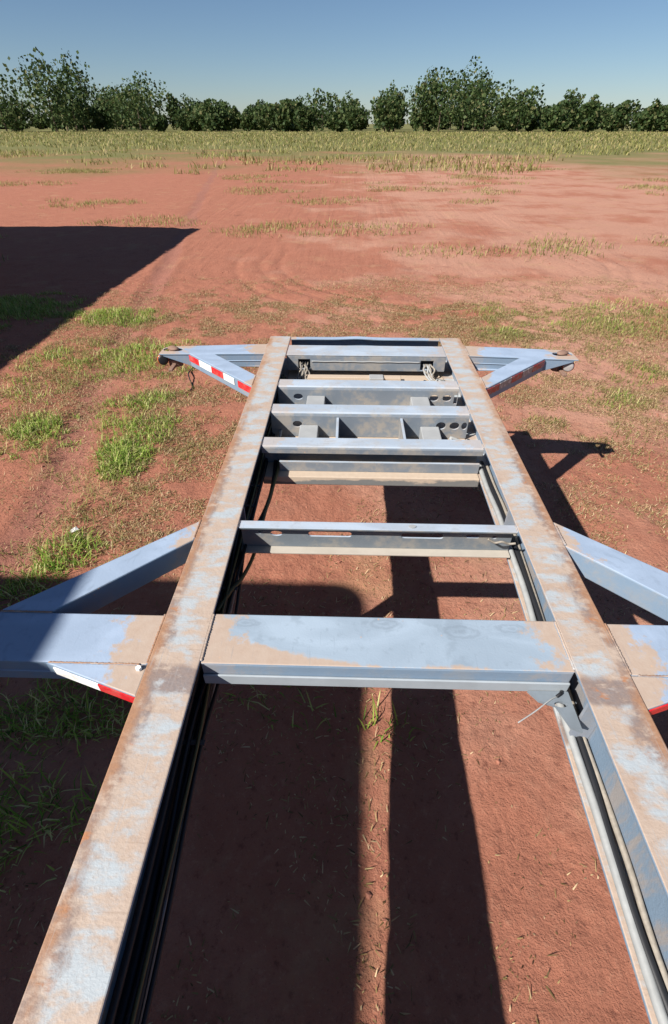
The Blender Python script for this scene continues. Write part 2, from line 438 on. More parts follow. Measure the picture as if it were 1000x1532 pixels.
# ------------------------------------------------------------------ ground
def hash2(ix, iy, seed):
    h = (ix.astype(np.int64) * 374761393 + iy.astype(np.int64) * 668265263 + seed * 982451653) & 0x7fffffff
    h = ((h ^ (h >> 13)) * 1274126177) & 0x7fffffff
    return ((h ^ (h >> 16)) & 0xffff) / 65535.0
def vnoise(x, y, s, seed):
    x = np.asarray(x) * s; y = np.asarray(y) * s
    ix = np.floor(x); iy = np.floor(y); fx = x - ix; fy = y - iy
    fx = fx * fx * (3 - 2 * fx); fy = fy * fy * (3 - 2 * fy)
    a = hash2(ix, iy, seed); b = hash2(ix + 1, iy, seed); c = hash2(ix, iy + 1, seed); d = hash2(ix + 1, iy + 1, seed)
    return (a * (1 - fx) + b * fx) * (1 - fy) + (c * (1 - fx) + d * fx) * fy - 0.5
def hgt(x, y):
    x = np.asarray(x, float); y = np.asarray(y, float)
    h = 0.05 * vnoise(x, y, 0.5, 1) + 0.024 * vnoise(x, y, 1.7, 2) + 0.014 * vnoise(x, y, 5, 3) + 0.011 * vnoise(x, y, 13, 4) + 0.007 * vnoise(x, y, 27, 5)
    # shallow wheel ruts, straight along the trailer and curving across beyond it
    w = x + 1.9 + 0.18 * (y - 1) + 0.25 * vnoise(x * 0, y, 0.4, 6)
    h = h - 0.018 * np.exp(-(w / 0.13) ** 2) + 0.010 * np.exp(-((np.abs(w) - 0.2) / 0.07) ** 2)
    r = np.hypot(x - 1.6, y - 10.2)
    for rr in (3.0, 3.35, 3.8): h = h - 0.014 * np.exp(-((r - rr) / 0.07) ** 2) * (y > 6)
    far = np.clip((np.hypot(x, y - 4) - 30) / 200, 0, 1)
    return h * (1 - far) - 0.0
def axis(lo, hi, step, far):
    a = list(np.arange(lo, hi + 1e-6, step)); s = step
    up = [a[-1]]
    while up[-1] < far: s *= 1.09; up.append(up[-1] + s)
    s = step; dn = [a[0]]
    while dn[-1] > -far: s *= 1.09; dn.append(dn[-1] - s)
    return np.array(dn[:0:-1] + a + up[1:])
gx = axis(-4.6, 4.6, 0.026, 1400); gy = axis(-0.2, 8.4, 0.026, 1400)
X, Y = np.meshgrid(gx, gy); Z = hgt(X, Y)
nx, ny = len(gx), len(gy)
me = bpy.data.meshes.new('ground')
me.vertices.add(nx * ny); me.vertices.foreach_set('co', np.stack([X, Y, Z], -1).ravel())
idx = np.arange(nx * ny).reshape(ny, nx)
q = np.stack([idx[:-1, :-1], idx[:-1, 1:], idx[1:, 1:], idx[1:, :-1]], -1).reshape(-1, 4)
me.loops.add(q.size); me.loops.foreach_set('vertex_index', q.ravel().astype(np.int32))
me.polygons.add(len(q)); me.polygons.foreach_set('loop_start', np.arange(0, q.size, 4, dtype=np.int32))
me.polygons.foreach_set('use_smooth', np.ones(len(q), bool))
me.update()
g = link('ground', me, M['soil']); g['kind'] = 'structure'; g['label'] = 'bare red earth yard with wheel tracks and worn grass'

# ------------------------------------------------------------------ the container trailer chassis
D = 1.009                                            # height of the deck
ch = empty('trailer_chassis', (0, 0, 0))
tag(ch, 'rusty grey-blue steel container trailer chassis seen along its two main rails', 'trailer')
T = 0.010

def rail_depth(y):
    return 0.145 + 0.10 * min(max((1.25 - y) / 1.3, 0), 1) + 0.10 * min(max((0.0 - y) / 2, 0), 1)
def rail(sx):
    rings = []
    for y in list(np.linspace(2.978, 0.0, 60)) + [-0.5, -1, -2, -3, -4, -5, -5.6]:
        d = rail_depth(y); w = 0.003 * (vnoise(np.array([y]), np.array([sx * 3.0]), 2.2, 9)[0])
        a, b = sx * 0.454 + w, sx * 0.58 + w; mid = sx * 0.517; h = 0.005
        zt = D + 0.0025 * vnoise(np.array([y]), np.array([sx * 7.0]), 3.0, 19)[0]
        rings.append([(a, y, zt), (b, y, zt), (b, y, zt - T), (mid + sx * h, y, zt - T), (mid + sx * h, y, D - d + T), (b, y, D - d + T),
                      (b, y, D - d), (a, y, D - d), (a, y, D - d + T), (mid - sx * h, y, D - d + T), (mid - sx * h, y, zt - T), (a, y, zt - T)])
    return MB().loft(rings).build('rail', M['rail'], ch, 0.003)
tag(rail(-1), 'left main rail with rust-tan top'); tag(rail(1), 'right main rail with rust-tan top')

# front end beam: thin plate between the rail ends, its top edge slightly buckled
rings = []
for x in np.linspace(-0.452, 0.452, 41):
    w = 0.006 * math.exp(-((x + 0.05) / 0.09) ** 2) + 0.003 * vnoise(np.array([x]), np.array([0.0]), 6, 3)[0]
    rings.append([(x, 2.979, D + w - 0.001), (x, 2.943, D + w - 0.002), (x, 2.943, D + w - 0.009), (x, 2.974, D + w - 0.009), (x, 2.974, D - 0.14), (x, 2.979, D - 0.14)])
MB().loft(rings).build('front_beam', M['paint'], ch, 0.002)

# --- bolsters
def bolster_centre(y0, y1, holes, depth, ledge):
    zt = D - 0.004; mb = MB(); t = 0.006; e = 0.4535
    mb.box(-e, e, y0, y1, zt - t, zt)                                          # top plate
    vs_, fs = holed(rect(-e, e, zt - depth, zt - t - 0.0005), holes, lambda x, z: (x, y0 + 0.0015, z), lambda x, z: (x, y0 + 0.0015 + t, z))
    mb.add(vs_, fs)
    mb.box(-e, e, y1 - t - 0.001, y1 - 0.001, zt - depth, zt - t - 0.0005)     # back plate
    mb.box(-e, e, y0 + 0.012, y1 - 0.012, zt - depth - 0.001, zt - depth + t)  # bottom plate
    return mb, zt
mb, zt = bolster_centre(2.687, 2.845, [rect(-0.386, -0.318, D - 0.085, D - 0.030), rect(0.314, 0.386, D - 0.088, D - 0.033)], 0.092, 0.035)
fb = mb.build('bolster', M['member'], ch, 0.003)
tag(fb, 'far bolster between the rails with two cable openings')
mb = MB()
mb.tube([(x, 2.686, D - 0.040 + 0.0008 * math.sin(x * 60)) for x in np.linspace(-0.31, 0.31, 60)], 0.0035, 6)
mb.build('weld_seam', M['block'], fb, 0, True)
mb, zt = bolster_centre(0.675, 0.828, [], 0.080, 0.045)
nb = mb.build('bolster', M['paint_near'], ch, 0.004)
tag(nb, 'broad near bolster between the rails')
MB().box(-0.4530, 0.4530, 0.669, 0.6749, D - 0.0835, D - 0.047).build('lower_lip', M['lip'], nb, 0.002)

def arm(sx, yb0, yb1, ye0, ye1, name):
    """outer part of a bolster: box that thins towards its end, with a twistlock hole in the top plate"""
    zt = D - 0.005; xi, xo = 0.5815, 1.185
    def yy(x, k):                                       # front / back edge
        t = (abs(x) - xi) / (xo - xi); return (yb0 + (ye0 - yb0) * t) if k == 0 else (yb1 + (ye1 - yb1) * t)
    mb = MB()
    outer = [(sx * xi, yy(xi, 0)), (sx * xo, yy(xo, 0)), (sx * (xo + 0.0), yy(xo, 1) - 0.03), (sx * (xo - 0.03), yy(xo, 1)), (sx * xi, yy(xi, 1))]
    if sx < 0: outer = outer[::-1]
    tx, ty = 1.121, (ye0 + ye1) / 2 + 0.012
    hole = slot(sx * tx - 0.055, sx * tx + 0.055, ty, 0.026)
    vs_, fs = holed(outer, [hole], lambda x, y: (x, y, zt - 0.009), lambda x, y: (x, y, zt))
    mb.add(vs_, fs)
    for k in (0, 1):                                    # side plates
        a = 0.003 if k == 0 else -0.003; b = a + (0.006 if k == 0 else -0.006)
        pts = [(xi, 0.080), (0.995, 0.080), (1.165, 0.016)]
        top, bot = [], []
        rings = []
        for x, d in pts:
            y = yy(x, k)
            rings.append([(sx * x, y + a, zt - 0.0095), (sx * x, y + b, zt - 0.0095), (sx * x, y + b, zt - d), (sx * x, y + a, zt - d)])
        mb.loft(rings)
    mb.box(min(sx * xi, sx * 0.99), max(sx * xi, sx * 0.99), ye0 + 0.02, ye1 - 0.02, zt - 0.079, zt - 0.073)
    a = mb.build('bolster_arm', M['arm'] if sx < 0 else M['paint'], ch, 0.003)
    tag(a, name)
    # weld line along the side face
    w = MB(); w.tube([(sx * x, yy(x, 0) + 0.0025, zt - 0.044) for x in np.linspace(xi + 0.002, 0.97, 24)], 0.003, 6)
    w.build('weld_seam', M['paint'], a, 0, True)
    # twistlock: collar, bearing head and the spindle housing below
    tl = MB(); tl.prism(circle(sx * tx, ty, 0.026, n=18), zt - 0.075, zt - 0.001)
    tl.prism(circle(sx * tx, ty, 0.041, 0.030, n=18), zt - 0.095, zt - 0.055)
    tl.prism([(sx * tx + p[0], ty + p[1]) for p in rect(-0.012, 0.012, -0.115, -0.02)], zt - 0.088, zt - 0.074)
    to = tl.build('twistlock', M['rust'], ch, 0.003)
    rot = 0.5 * sx; rings = []
    for z, rx, ry in [(0.0, 0.024, 0.022), (0.003, 0.038, 0.024), (0.009, 0.038, 0.024), (0.014, 0.029, 0.018), (0.019, 0.013, 0.009), (0.0195, 0.004, 0.003)]:
        r = circle(0, 0, rx, ry, 16)
        rings.append([(sx * tx + p[0] * math.cos(rot) - p[1] * math.sin(rot), ty + p[0] * math.sin(rot) + p[1] * math.cos(rot), zt + z) for p in r])
    MB().loft(rings).build('lock_head', M['rust'], to, 0, True)
    return a, yy
aFL, _ = arm(-1, 2.706, 2.862, 2.684, 2.806, 'far left bolster arm with a twistlock at its end')
aFR, _ = arm(1, 2.706, 2.862, 2.660, 2.806, 'far right bolster arm with a twistlock at its end')
aNL, _ = arm(-1, 0.669, 0.820, 0.669, 0.820, 'near left bolster arm, half in shadow')
aNR, _ = arm(1, 0.671, 0.824, 0.671, 0.824, 'near right bolster arm')

def lamp(sx, x, y, z, lensmat, parent):
    ax = Vector((sx * 0.42, 0.90, -0.10)).normalized()
    u = ax.orthogonal().normalized(); w = ax.cross(u); c = Vector((x, y, z)); rings = []
    for t, r in [(-0.012, 0.004), (-0.0115, 0.022), (-0.009, 0.028), (0.004, 0.029)]:
        rings.append([c + ax * t + (u * math.cos(k * math.pi / 10) + w * math.sin(k * math.pi / 10)) * r for k in range(20)])
    b = MB().loft(rings).build('marker_lamp', M['bezel'], parent, 0.0, True)
    rings = []
    for t, r in [(0.0041, 0.0315), (0.014, 0.031), (0.022, 0.022), (0.026, 0.008)]:
        rings.append([c + ax * t + (u * math.cos(k * math.pi / 10) + w * math.sin(k * math.pi / 10)) * r for k in range(20)])
    MB().loft(rings).build('lens', lensmat, b, 0, True)
    return b
lamp(1, 1.150, 2.688, D - 0.054, M['redlens'], ch)
lamp(1, 1.150, 0.705, D - 0.054, M['redlens'], ch)
# the left lamps sit inside a black rubber ring
for y in (2.715, 0.70):
    b = lamp(-1, -1.178, y, D - 0.052, M['lens'], ch); b.data.materials[0] = M['rubber']

def brace(sx, rail_in, rail_out, bol_in, bol_out, name, depth=0.078):
    """diagonal box between rail and bolster arm; corners given as (x, y)"""
    zt = D - 0.0025
    P = [(sx * p[0], p[1]) for p in (rail_out, bol_out, bol_in, rail_in)]
    if sx < 0: P = P[::-1]
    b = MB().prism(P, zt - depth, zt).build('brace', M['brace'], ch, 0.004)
    return tag(b, name)
def strips(sx, a, b, segs, parent, z0, z1, off=0.0022):
    """reflective tape along the vertical face a-b: segs = (t0, t1, material)"""
    A, B = Vector((sx * a[0], a[1], 0)), Vector((sx * b[0], b[1], 0)); d = (B - A).normalized()
    n = Vector((-d.y, d.x, 0));  n = n if n.y < 0 else -n
    for t0, t1, mt in segs:
        p, q = A.lerp(B, t0) + n * off, A.lerp(B, t1) + n * off; k = 0.0016
        mb = MB()
        mb.add([p + n * s_ * k + Vector((0, 0, z)) for s_ in (-1, 1) for z in (z0, z1)] + [q + n * s_ * k + Vector((0, 0, z)) for s_ in (-1, 1) for z in (z0, z1)],
               [(0, 1, 3, 2), (4, 6, 7, 5), (0, 4, 5, 1), (2, 3, 7, 6), (1, 5, 7, 3), (0, 2, 6, 4)])
        mb.build('reflective_strip', mt, parent)
ro, bo_, ri, bi = (0.5815, 2.262), (1.012, 2.693), (0.5815, 2.398), (0.872, 2.6985)
bL = brace(-1, ri, ro, bi, bo_, 'far left diagonal brace with red and white tape')
strips(-1, bo_, ro, [(0.0, 0.175, M['red']), (0.178, 0.385, M['white']), (0.388, 0.575, M['red']), (0.578, 0.745, M['white']), (0.80, 1.0, M['red'])], bL, D - 0.047, D - 0.012)
ro, bo_, ri, bi = (0.5815, 2.262), (1.000, 2.668), (0.5815, 2.392), (0.862, 2.678)
bR = brace(1, ri, ro, bi, bo_, 'far right diagonal brace with worn tape')
strips(1, bo_, ro, [(0.0, 0.22, M['red_worn']), (0.225, 0.40, M['white_worn']), (0.405, 0.58, M['red_worn']), (0.585, 0.78, M['white_worn']), (0.785, 1.0, M['red_worn'])], bR, D - 0.047, D - 0.012)
brace(-1, (0.5815, 1.120), (0.5815, 1.216), (0.892, 0.823), (1.034, 0.823), 'near left diagonal brace, its outer end in shadow')
brace(1, (0.5815, 1.120), (0.5815, 1.240), (0.884, 0.827), (1.060, 0.827), 'near right diagonal brace')
# tapered gussets behind the near arms, tape on their edges
for sx, nm in ((-1, 'left'), (1, 'right')):
    yb = 0.6685 if sx < 0 else 0.6705
    P = [(sx * 0.5815, 0.585), (sx * 0.835, yb), (sx * 0.5815, yb)]
    gq = MB().prism(P if sx > 0 else P[::-1], D - 0.045, D - 0.006).build('gusset_plate', M['arm'] if sx < 0 else M['paint'], ch, 0.003)
    tag(gq, nm + ' tapered gusset of the near bolster with tape on its edge')
    if sx < 0: sg = [(0.10, 0.60, M['white']), (0.602, 1.0, M['red'])]
    else: sg = [(0.05, 0.60, M['white']), (0.602, 1.0, M['red'])]
    strips(sx, (0.835, yb), (0.5815, 0.585), sg, gq, D - 0.037, D - 0.0105)

# --- cross members over the coupler
def web_member(y0, y1, holes, name, depth):
    zt = D - 0.006; mb = MB(); e = 0.4535
    rings = []
    for x in (-e, e):
        rings.append([(x, y1, zt), (x, y0 + 0.012, zt), (x, y0 + 0.004, zt - 0.004), (x, y0, zt - 0.014), (x, y0 + 0.008, zt - 0.014), (x, y0 + 0.014, zt - 0.008), (x, y1, zt - 0.008)])
    mb.loft(rings)
    vs_, fs = holed(rect(-e, e, zt - depth, zt - 0.0145), holes, lambda x, z: (x, y0, z), lambda x, z: (x, y0 + 0.008, z))
    mb.add(vs_, fs)
    o = mb.build('cross_member', M['member'], ch, 0.0015)
    return tag(o, name)
zc = D - 0.060
web_member(2.269, 2.357, [circle(-0.352, zc, 0.0235, 0.016), circle(0.335, zc, 0.022, 0.017), circle(0.400, zc, 0.022, 0.017), rect(0.435, 0.4525, zc - 0.03, zc + 0.018)], 'cross member behind the far bolster with cable holes', 0.122)
zc = D - 0.064
web_member(1.990, 2.077, [circle(-0.332, zc, 0.0215, 0.016), circle(0.330, zc, 0.022, 0.018), circle(0.392, zc, 0.022, 0.018), circle(0.437, zc, 0.013, 0.018)], 'middle cross member over the coupler with cable holes', 0.122)
# third: open channel, small front lip, dark hollow below
mb = MB(); e = 0.4535; zt = D - 0.006
mb.loft([[(x, 1.769, zt), (x, 1.704, zt), (x, 1.697, zt - 0.003), (x, 1.694, zt - 0.010), (x, 1.694, zt - 0.033), (x, 1.701, zt - 0.033), (x, 1.701, zt - 0.012), (x, 1.706, zt - 0.008), (x, 1.762, zt - 0.008), (x, 1.762, zt - 0.122), (x, 1.769, zt - 0.122)] for x in (-e, e)])
tag(mb.build('cross_member', M['member'], ch, 0.0015), 'cross member at the rear of the coupler with a front lip')
# coupler plate and its front edge pieces
MB().box(-0.4525, 0.4525, 1.660, 2.942, D - 0.172, D - 0.130).build('coupler_plate', M['plate'], ch, 0.004)
MB().box(-0.385, 0.4525, 1.700, 1.712, D - 0.1295, D - 0.083).build('coupler_bar', M['member'], ch, 0.002)
MB().box(-0.33, 0.20, 2.600, 2.640, D - 0.1295, D - 0.098).build('coupler_bar', M['plate'], ch, 0.003)
MB().box(0.02, 0.10, 2.575, 2.632, D - 0.1295, D - 0.090).build('mounting_lug', M['block'], ch, 0.004)
for sx in (-1, 1):
    x0, x1 = sorted((sx * 0.215, sx * 0.305))
    MB().box(x0, x1, 2.0785, 2.2685, D - 0.1295, D - 0.052).build('spacer_block', M['block'], ch, 0.004)
    x0, x1 = sorted((sx * 0.235, sx * 0.32))
    y1 = 1.9885
    MB().prism([(x0, 1.7705, D - 0.1295, D - 0.075), (x1, 1.7705, D - 0.1295, D - 0.075), (x1, y1, D - 0.1295, D - 0.066), (x0, y1, D - 0.1295, D - 0.066)], 0, 0).build('spacer_block', M['block'], ch, 0.004)
    x0 = sx * 0.145
    MB().box(x0 - 0.006, x0 + 0.006, 1.7705, 1.9885, D - 0.1295, D - 0.026).build('gusset_plate', M['member'], ch, 0.002)

# channel with slots, open towards the near bolster
y0, y1 = 1.184, 1.2215; zt = D - 0.006; mb = MB(); e = 0.4535
mb.box(-e, e, y0, y1, zt - 0.007, zt)
zs = D - 0.055
vs_, fs = holed(rect(-e, e, zt - 0.108, zt - 0.0072), [slot(-0.228, -0.082, zs, 0.0105), slot(0.084, 0.226, zs, 0.0105), circle(-0.336, zs, 0.020, 0.0105), circle(-0.392, zs + 0.003, 0.006), slot(0.30, 0.345, zs + 0.002, 0.007), circle(0.395, zs, 0.007)],
                lambda x, z: (x, y1 - 0.007, z), lambda x, z: (x, y1, z))
mb.add(vs_, fs)
cm = mb.build('cross_member', M['channel'], ch, 0.0015)
MB().box(-e, e, y0, y1, zt - 0.115, zt - 0.1085).build('lower_flange', M['dusty'], cm, 0.0015)
tag(cm, 'slotted channel cross member in the middle bay')
MB().prism(circle(0.115, 1.203, 0.012, 0.008, 14), zt + 0.0002, zt + 0.003).build('bolt_head', M['block'], cm)
# further members behind the camera
for y in (-0.75, -2.2, -3.6, -5.4):
    MB().box(-e, e, y, y + 0.08, D - 0.13, D - 0.006).build('cross_member', M['member'], ch, 0.003)

# gusset of the right rail by the near bolster
P = [(0.355, 0.6665), (0.375, 0.640), (0.412, 0.628), (0.430, 0.575), (0.4535, 0.565), (0.4535, 0.6665)]
vs_, fs = holed(P, [[(0.425 + 0.016 * math.cos(t), 0.632 + 0.008 * math.sin(t)) for t in np.linspace(0, 2 * math.pi, 12)[:-1]]], lambda x, y: (x, y, D - 0.083), lambda x, y: (x, y, D - 0.075))
tag(MB().add(vs_, fs).build('gusset_plate', M['slate'], ch), 'grey gusset under the right end of the near bolster')
# vertical stiffeners on the inner faces of the rails
for sx in (-1, 1):
    for y in ((1.32, 0.60) if sx > 0 else (1.32,)):
        x0, x1 = sorted((sx * 0.462, sx * 0.510))
        MB().box(x0, x1, y, y + 0.008, D - rail_depth(y) + 0.012, D - 0.012).build('stiffener', M['paint'], ch)

# weld beads where bolsters, braces and members meet the rails
def bead(a, b, r0=0.0042):
    A, B = Vector(a), Vector(b); n_ = max(6, int((B - A).length / 0.004)); rw = random.Random(int(1e4 * (A.x + 7 * A.y + 3)))
    pts = [A.lerp(B, k / n_) + Vector((rw.uniform(-1, 1), rw.uniform(-1, 1), rw.uniform(-.5, .5))) * 0.0007 for k in range(n_ + 1)]
    return MB().tube(pts, [r0 * (0.85 + 0.3 * (k % 2)) for k in range(n_ + 1)], 6).build('weld_seam', M['rail'], ch, 0, True)
for sx in (-1, 1):
    yb = 0.669 if sx < 0 else 0.671
    bead((sx * 0.582, yb, D - 0.004), (sx * 0.582, yb + 0.15, D - 0.004))
    bead((sx * 0.4525, 0.680, D - 0.0035), (sx * 0.4525, 0.825, D - 0.0035))
    bead((sx * 0.582, 2.708, D - 0.004), (sx * 0.582, 2.858, D - 0.004))
    bead((sx * 0.582, 1.124, D - 0.002), (sx * 0.582, 1.214, D - 0.002))
    bead((sx * 0.582, 2.266, D - 0.002), (sx * 0.582, 2.394, D - 0.002))
    bead((sx * 0.89, yb + 0.1515, D - 0.004), (sx * 1.03, yb + 0.1515, D - 0.004), 0.003)
    bead((sx * 0.60, yb - 0.0005, D - 0.0055), (sx * 0.825, yb - 0.0005, D - 0.0055), 0.0028)
    for y in (1.186, 1.998, 2.278, 1.702):
        bead((sx * 0.453, y, D - 0.006), (sx * 0.453, y + 0.034, D - 0.006), 0.003)
# --- hoses and cables (parts of the chassis)
def hose(name, pts, r, mat, k=8):
    return MB().tube(spline(pts, k), r, 8).build(name, mat, ch, 0, True)
def wob(x, z, y0, y1, n, ax, az, seed):
    r = random.Random(seed); out = []
    for i in range(n):
        y = y0 + (y1 - y0) * i / (n - 1)
        out.append((x + r.uniform(-ax, ax), y, z - (rail_depth(y) - 0.145) + r.uniform(-az, az)))
    return out
for i, (x, z, r) in enumerate([(-0.490, D - 0.118, 0.011), (-0.468, D - 0.121, 0.009), (-0.497, D - 0.085, 0.008)]):
    hose('hose', wob(x, z, 2.66, -1.5, 16, 0.006, 0.006, 20 + i), r, M['rubber'])
hose('hose', [(-0.40, 1.93, D - 0.10), (-0.392, 1.76, D - 0.118), (-0.398, 1.57, D - 0.124), (-0.407, 1.43, D - 0.126), (-0.412, 1.31, D - 0.128), (-0.417, 1.176, D - 0.130), (-0.437, 1.07, D - 0.126), (-0.458, 1.02, D - 0.122), (-0.485, 0.93, D - 0.12)], 0.0065, M['olive'])
hose('hose', [(-0.42, 1.90, D - 0.10), (-0.408, 1.72, D - 0.128), (-0.404, 1.56, D - 0.138), (-0.414, 1.44, D - 0.140), (-0.430, 1.34, D - 0.136), (-0.45, 1.22, D - 0.132), (-0.47, 1.1, D - 0.13)], 0.0085, M['rubber'])
for i, (x, z, r_) in enumerate([(-0.452, D - 0.112, 0.005), (-0.462, D - 0.100, 0.004), (-0.445, D - 0.126, 0.0055), (-0.474, D - 0.106, 0.006)]):
    hose('hose', wob(x, z, 2.62, -1.5, 13, 0.010, 0.008, 60 + i), r_, M['rubber'] if i != 1 else M['olive'])
for y in (1.55, 1.42, 1.02, 0.55):
    MB().box(-0.505, -0.44, y, y + 0.012, D - 0.108 - (rail_depth(y) - 0.145), D - 0.104 - (rail_depth(y) - 0.145)).build('hose_clip', M['dark'], ch)
# right rail: flat grey conduit and dark cables resting on the lower flange
hose('conduit', wob(0.468, D - 0.122, 1.76, -1.2, 18, 0.003, 0.001, 40), 0.010, M['conduit'])
hose('cable', wob(0.484, D - 0.122, 1.78, -1.2, 22, 0.006, 0.003, 41), 0.009, M['rubber'])
hose('cable', wob(0.500, D - 0.124, 1.75, -1.2, 22, 0.004, 0.002, 42), 0.007, M['cable'])
hose('cable', [(0.36, 1.178, D - 0.030), (0.385, 1.176, D - 0.044), (0.405, 1.172, D - 0.036), (0.43, 1.174, D - 0.046), (0.45, 1.17, D - 0.04)], 0.004, M['cable'])
# bundles coming out of the far bolster
rr = random.Random(5)
for i in range(9):
    x = -0.378 + 0.006 * i + rr.uniform(-0.003, 0.003)
    hose('cable', [(x, 2.72, D - 0.060 + rr.uniform(-.01, .01)), (x, 2.684, D - 0.052 + rr.uniform(-.008, .006)), (x + rr.uniform(-.012, .012), 2.662, D - 0.070), (x + rr.uniform(-.02, .02), 2.645, D - 0.100), (x - 0.012 + rr.uniform(-.02, .03), 2.60, D - 0.122)],
         0.0035, M['cable'] if i % 3 else M['rubber'], 5)
for i in range(6):
    x = 0.335 + 0.008 * i
    hose('cable', [(x, 2.72, D - 0.065), (x, 2.684, D - 0.060), (x + rr.uniform(-.015, .02), 2.660, D - 0.075), (x + 0.015 + rr.uniform(-.02, .02), 2.63, D - 0.105), (x + 0.04 + rr.uniform(-.02, .02), 2.57, D - 0.12)],
         0.005, M['cable'] if i % 2 else M['conduit'], 5)
for i in range(6):
    hose('cable', [(0.33 + rr.uniform(0, .1), 2.60 + rr.uniform(-.03, .03), D - 0.122), (0.40, 2.585 + rr.uniform(-.03, .03), D - 0.112 + rr.uniform(-.01, .012)), (0.448, 2.59 + rr.uniform(-.03, .03), D - 0.115)], 0.004, M['conduit' if i % 2 else 'rubber'], 5)
# rags of cable inside the coupler bays
for i in range(4):
    hose('cable', [(0.33 + 0.02 * i, 1.86 + 0.02 * i, D - 0.122), (0.37, 1.85 + 0.03 * i, D - 0.108 + 0.004 * i), (0.43, 1.87 + 0.02 * i, D - 0.112), (0.45, 1.93, D - 0.10)], 0.007, M['conduit' if i % 2 else 'rubber'], 5)
    hose('cable', [(-0.44, 2.25 - .02 * i, D - 0.11), (-0.42, 2.15, D - 0.10 - .006 * i), (-0.43 + .01 * i, 2.09, D - 0.10), (-0.41, 1.95, D - 0.10), (-0.42 + .012 * i, 1.80, D - 0.11)], 0.006, M['rubber' if i % 3 else 'conduit'], 5)
hose('wire', [(0.424, 0.652, D - 0.072), (0.40, 0.640, D - 0.070), (0.36, 0.615, D - 0.078), (0.315, 0.592, D - 0.092)], 0.0016, M['conduit'], 5)
hose('cable', [(0.436, 0.664, D - 0.072), (0.428, 0.654, D - 0.064), (0.418, 0.648, D - 0.068)], 0.004, M['rubber'], 5)
# small white nut on the near left arm
MB().prism(circle(-0.597, 0.655, 0.008, 0.007, 6), D - 0.0055, D + 0.004).build('nut', M['paper'], ch, 0.0015)

# landing legs and axle carry the chassis behind the viewer
for sx in (-1, 1):
    x0 = sx * 0.64
    lg = MB().box(x0 - 0.05, x0 + 0.05, -1.35, -1.25, 0.10, D - 0.03).build('landing_leg', M['paint'], ch, 0.004)
    MB().box(x0 - 0.11, x0 + 0.11, -1.41, -1.19, -0.01, 0.0995).build('foot', M['rust'], lg, 0.006)
ax = MB().tube([(-0.95, -4.6, 0.48), (0.95, -4.6, 0.48)], 0.06, 16).build('axle', M['dark'], ch, 0, True)
for sx in (-1, 1):
    MB().box(sx * 0.517 - 0.04, sx * 0.517 + 0.04, -4.66, -4.54, 0.541, D - rail_depth(-4.6) - 0.001).build('axle_hanger', M['dark'], ch)
    rings = []
    for dx, r in [(-0.12, 0.30), (-0.13, 0.42), (-0.10, 0.485), (0.10, 0.485), (0.13, 0.42), (0.12, 0.30)]:
        rings.append([(sx * 1.0 + dx, -4.6 + r * math.cos(t), 0.48 + r * math.sin(t)) for t in np.linspace(0, 2 * math.pi, 33)[:-1]])
    wl = MB().loft(rings, False).build('wheel', M['tyre'], ch, 0, True)
    rings = []
    for dx, r in [(-0.10, 0.302), (-0.06, 0.27), (0.06, 0.27), (0.10, 0.302)]:
        rings.append([(sx * 1.0 + dx, -4.6 + r * math.cos(t), 0.48 + r * math.sin(t)) for t in np.linspace(0, 2 * math.pi, 33)[:-1]])
    MB().loft(rings).build('rim', M['bezel'], wl, 0.003)

# ------------------------------------------------------------------ neighbours that cast the two big shadows, out of the picture on the left
bt = empty('box_truck', (-4.64, -3.9, 0))
tag(bt, 'tall white box truck parked left of the chassis, only its shadow in view', 'truck')
def rounded(x0, x1, y0, y1, r, n=7):
    out = []
    for cx_, cy_, a in ((x1 - r, y0 + r, -90), (x1 - r, y1 - r, 0), (x0 + r, y1 - r, 90), (x0 + r, y0 + r, 180)):
        out += [(cx_ + r * math.cos(math.radians(a + 90 * k / n)), cy_ + r * math.sin(math.radians(a + 90 * k / n))) for k in range(n + 1)]
    return out
def rel(mb): mb.v = [(x + 4.64, y + 3.9, z) for x, y, z in mb.v]; return mb
HT = 4.0; TX = 0.007 - 0.849 * HT; TY = 1.885 - 0.683 * HT
rel(MB().prism(rounded(TX - 2.5, TX, TY - 6.2, TY, 0.17), 1.0, HT)).build('cargo_box', M['boxw'], bt, 0.01)
rel(MB().box(TX - 2.1, TX - 0.4, TY - 8.3, TY - 0.2, 0.72, 0.999)).build('frame', M['dark'], bt, 0.01)
rel(MB().prism(rounded(TX - 2.45, TX - 0.05, TY - 8.4, TY - 6.35, 0.25), 0.75, 2.7)).build('cab', M['trim'], bt, 0.02)
rel(MB().box(TX - 2.2, TX - 0.3, TY - 8.42, TY - 8.401, 1.7, 2.5)).build('windscreen', M['glass'], bt)
for y in (TY - 1.6, TY - 2.8, TY - 7.4):
    for x in (TX - 0.22, TX - 2.28):
        rings = []
        for dx, r in [(-0.15, 0.28), (-0.15, 0.42), (-0.11, 0.48), (0.11, 0.48), (0.15, 0.42), (0.15, 0.28)]:
            rings.append([(x + dx, y + r * math.cos(t), 0.47 + r * math.sin(t)) for t in np.linspace(0, 2 * math.pi, 29)[:-1]])
        rel_m = rel(MB().loft(rings)); rel_m.build('wheel', M['tyre'], bt, 0, True)

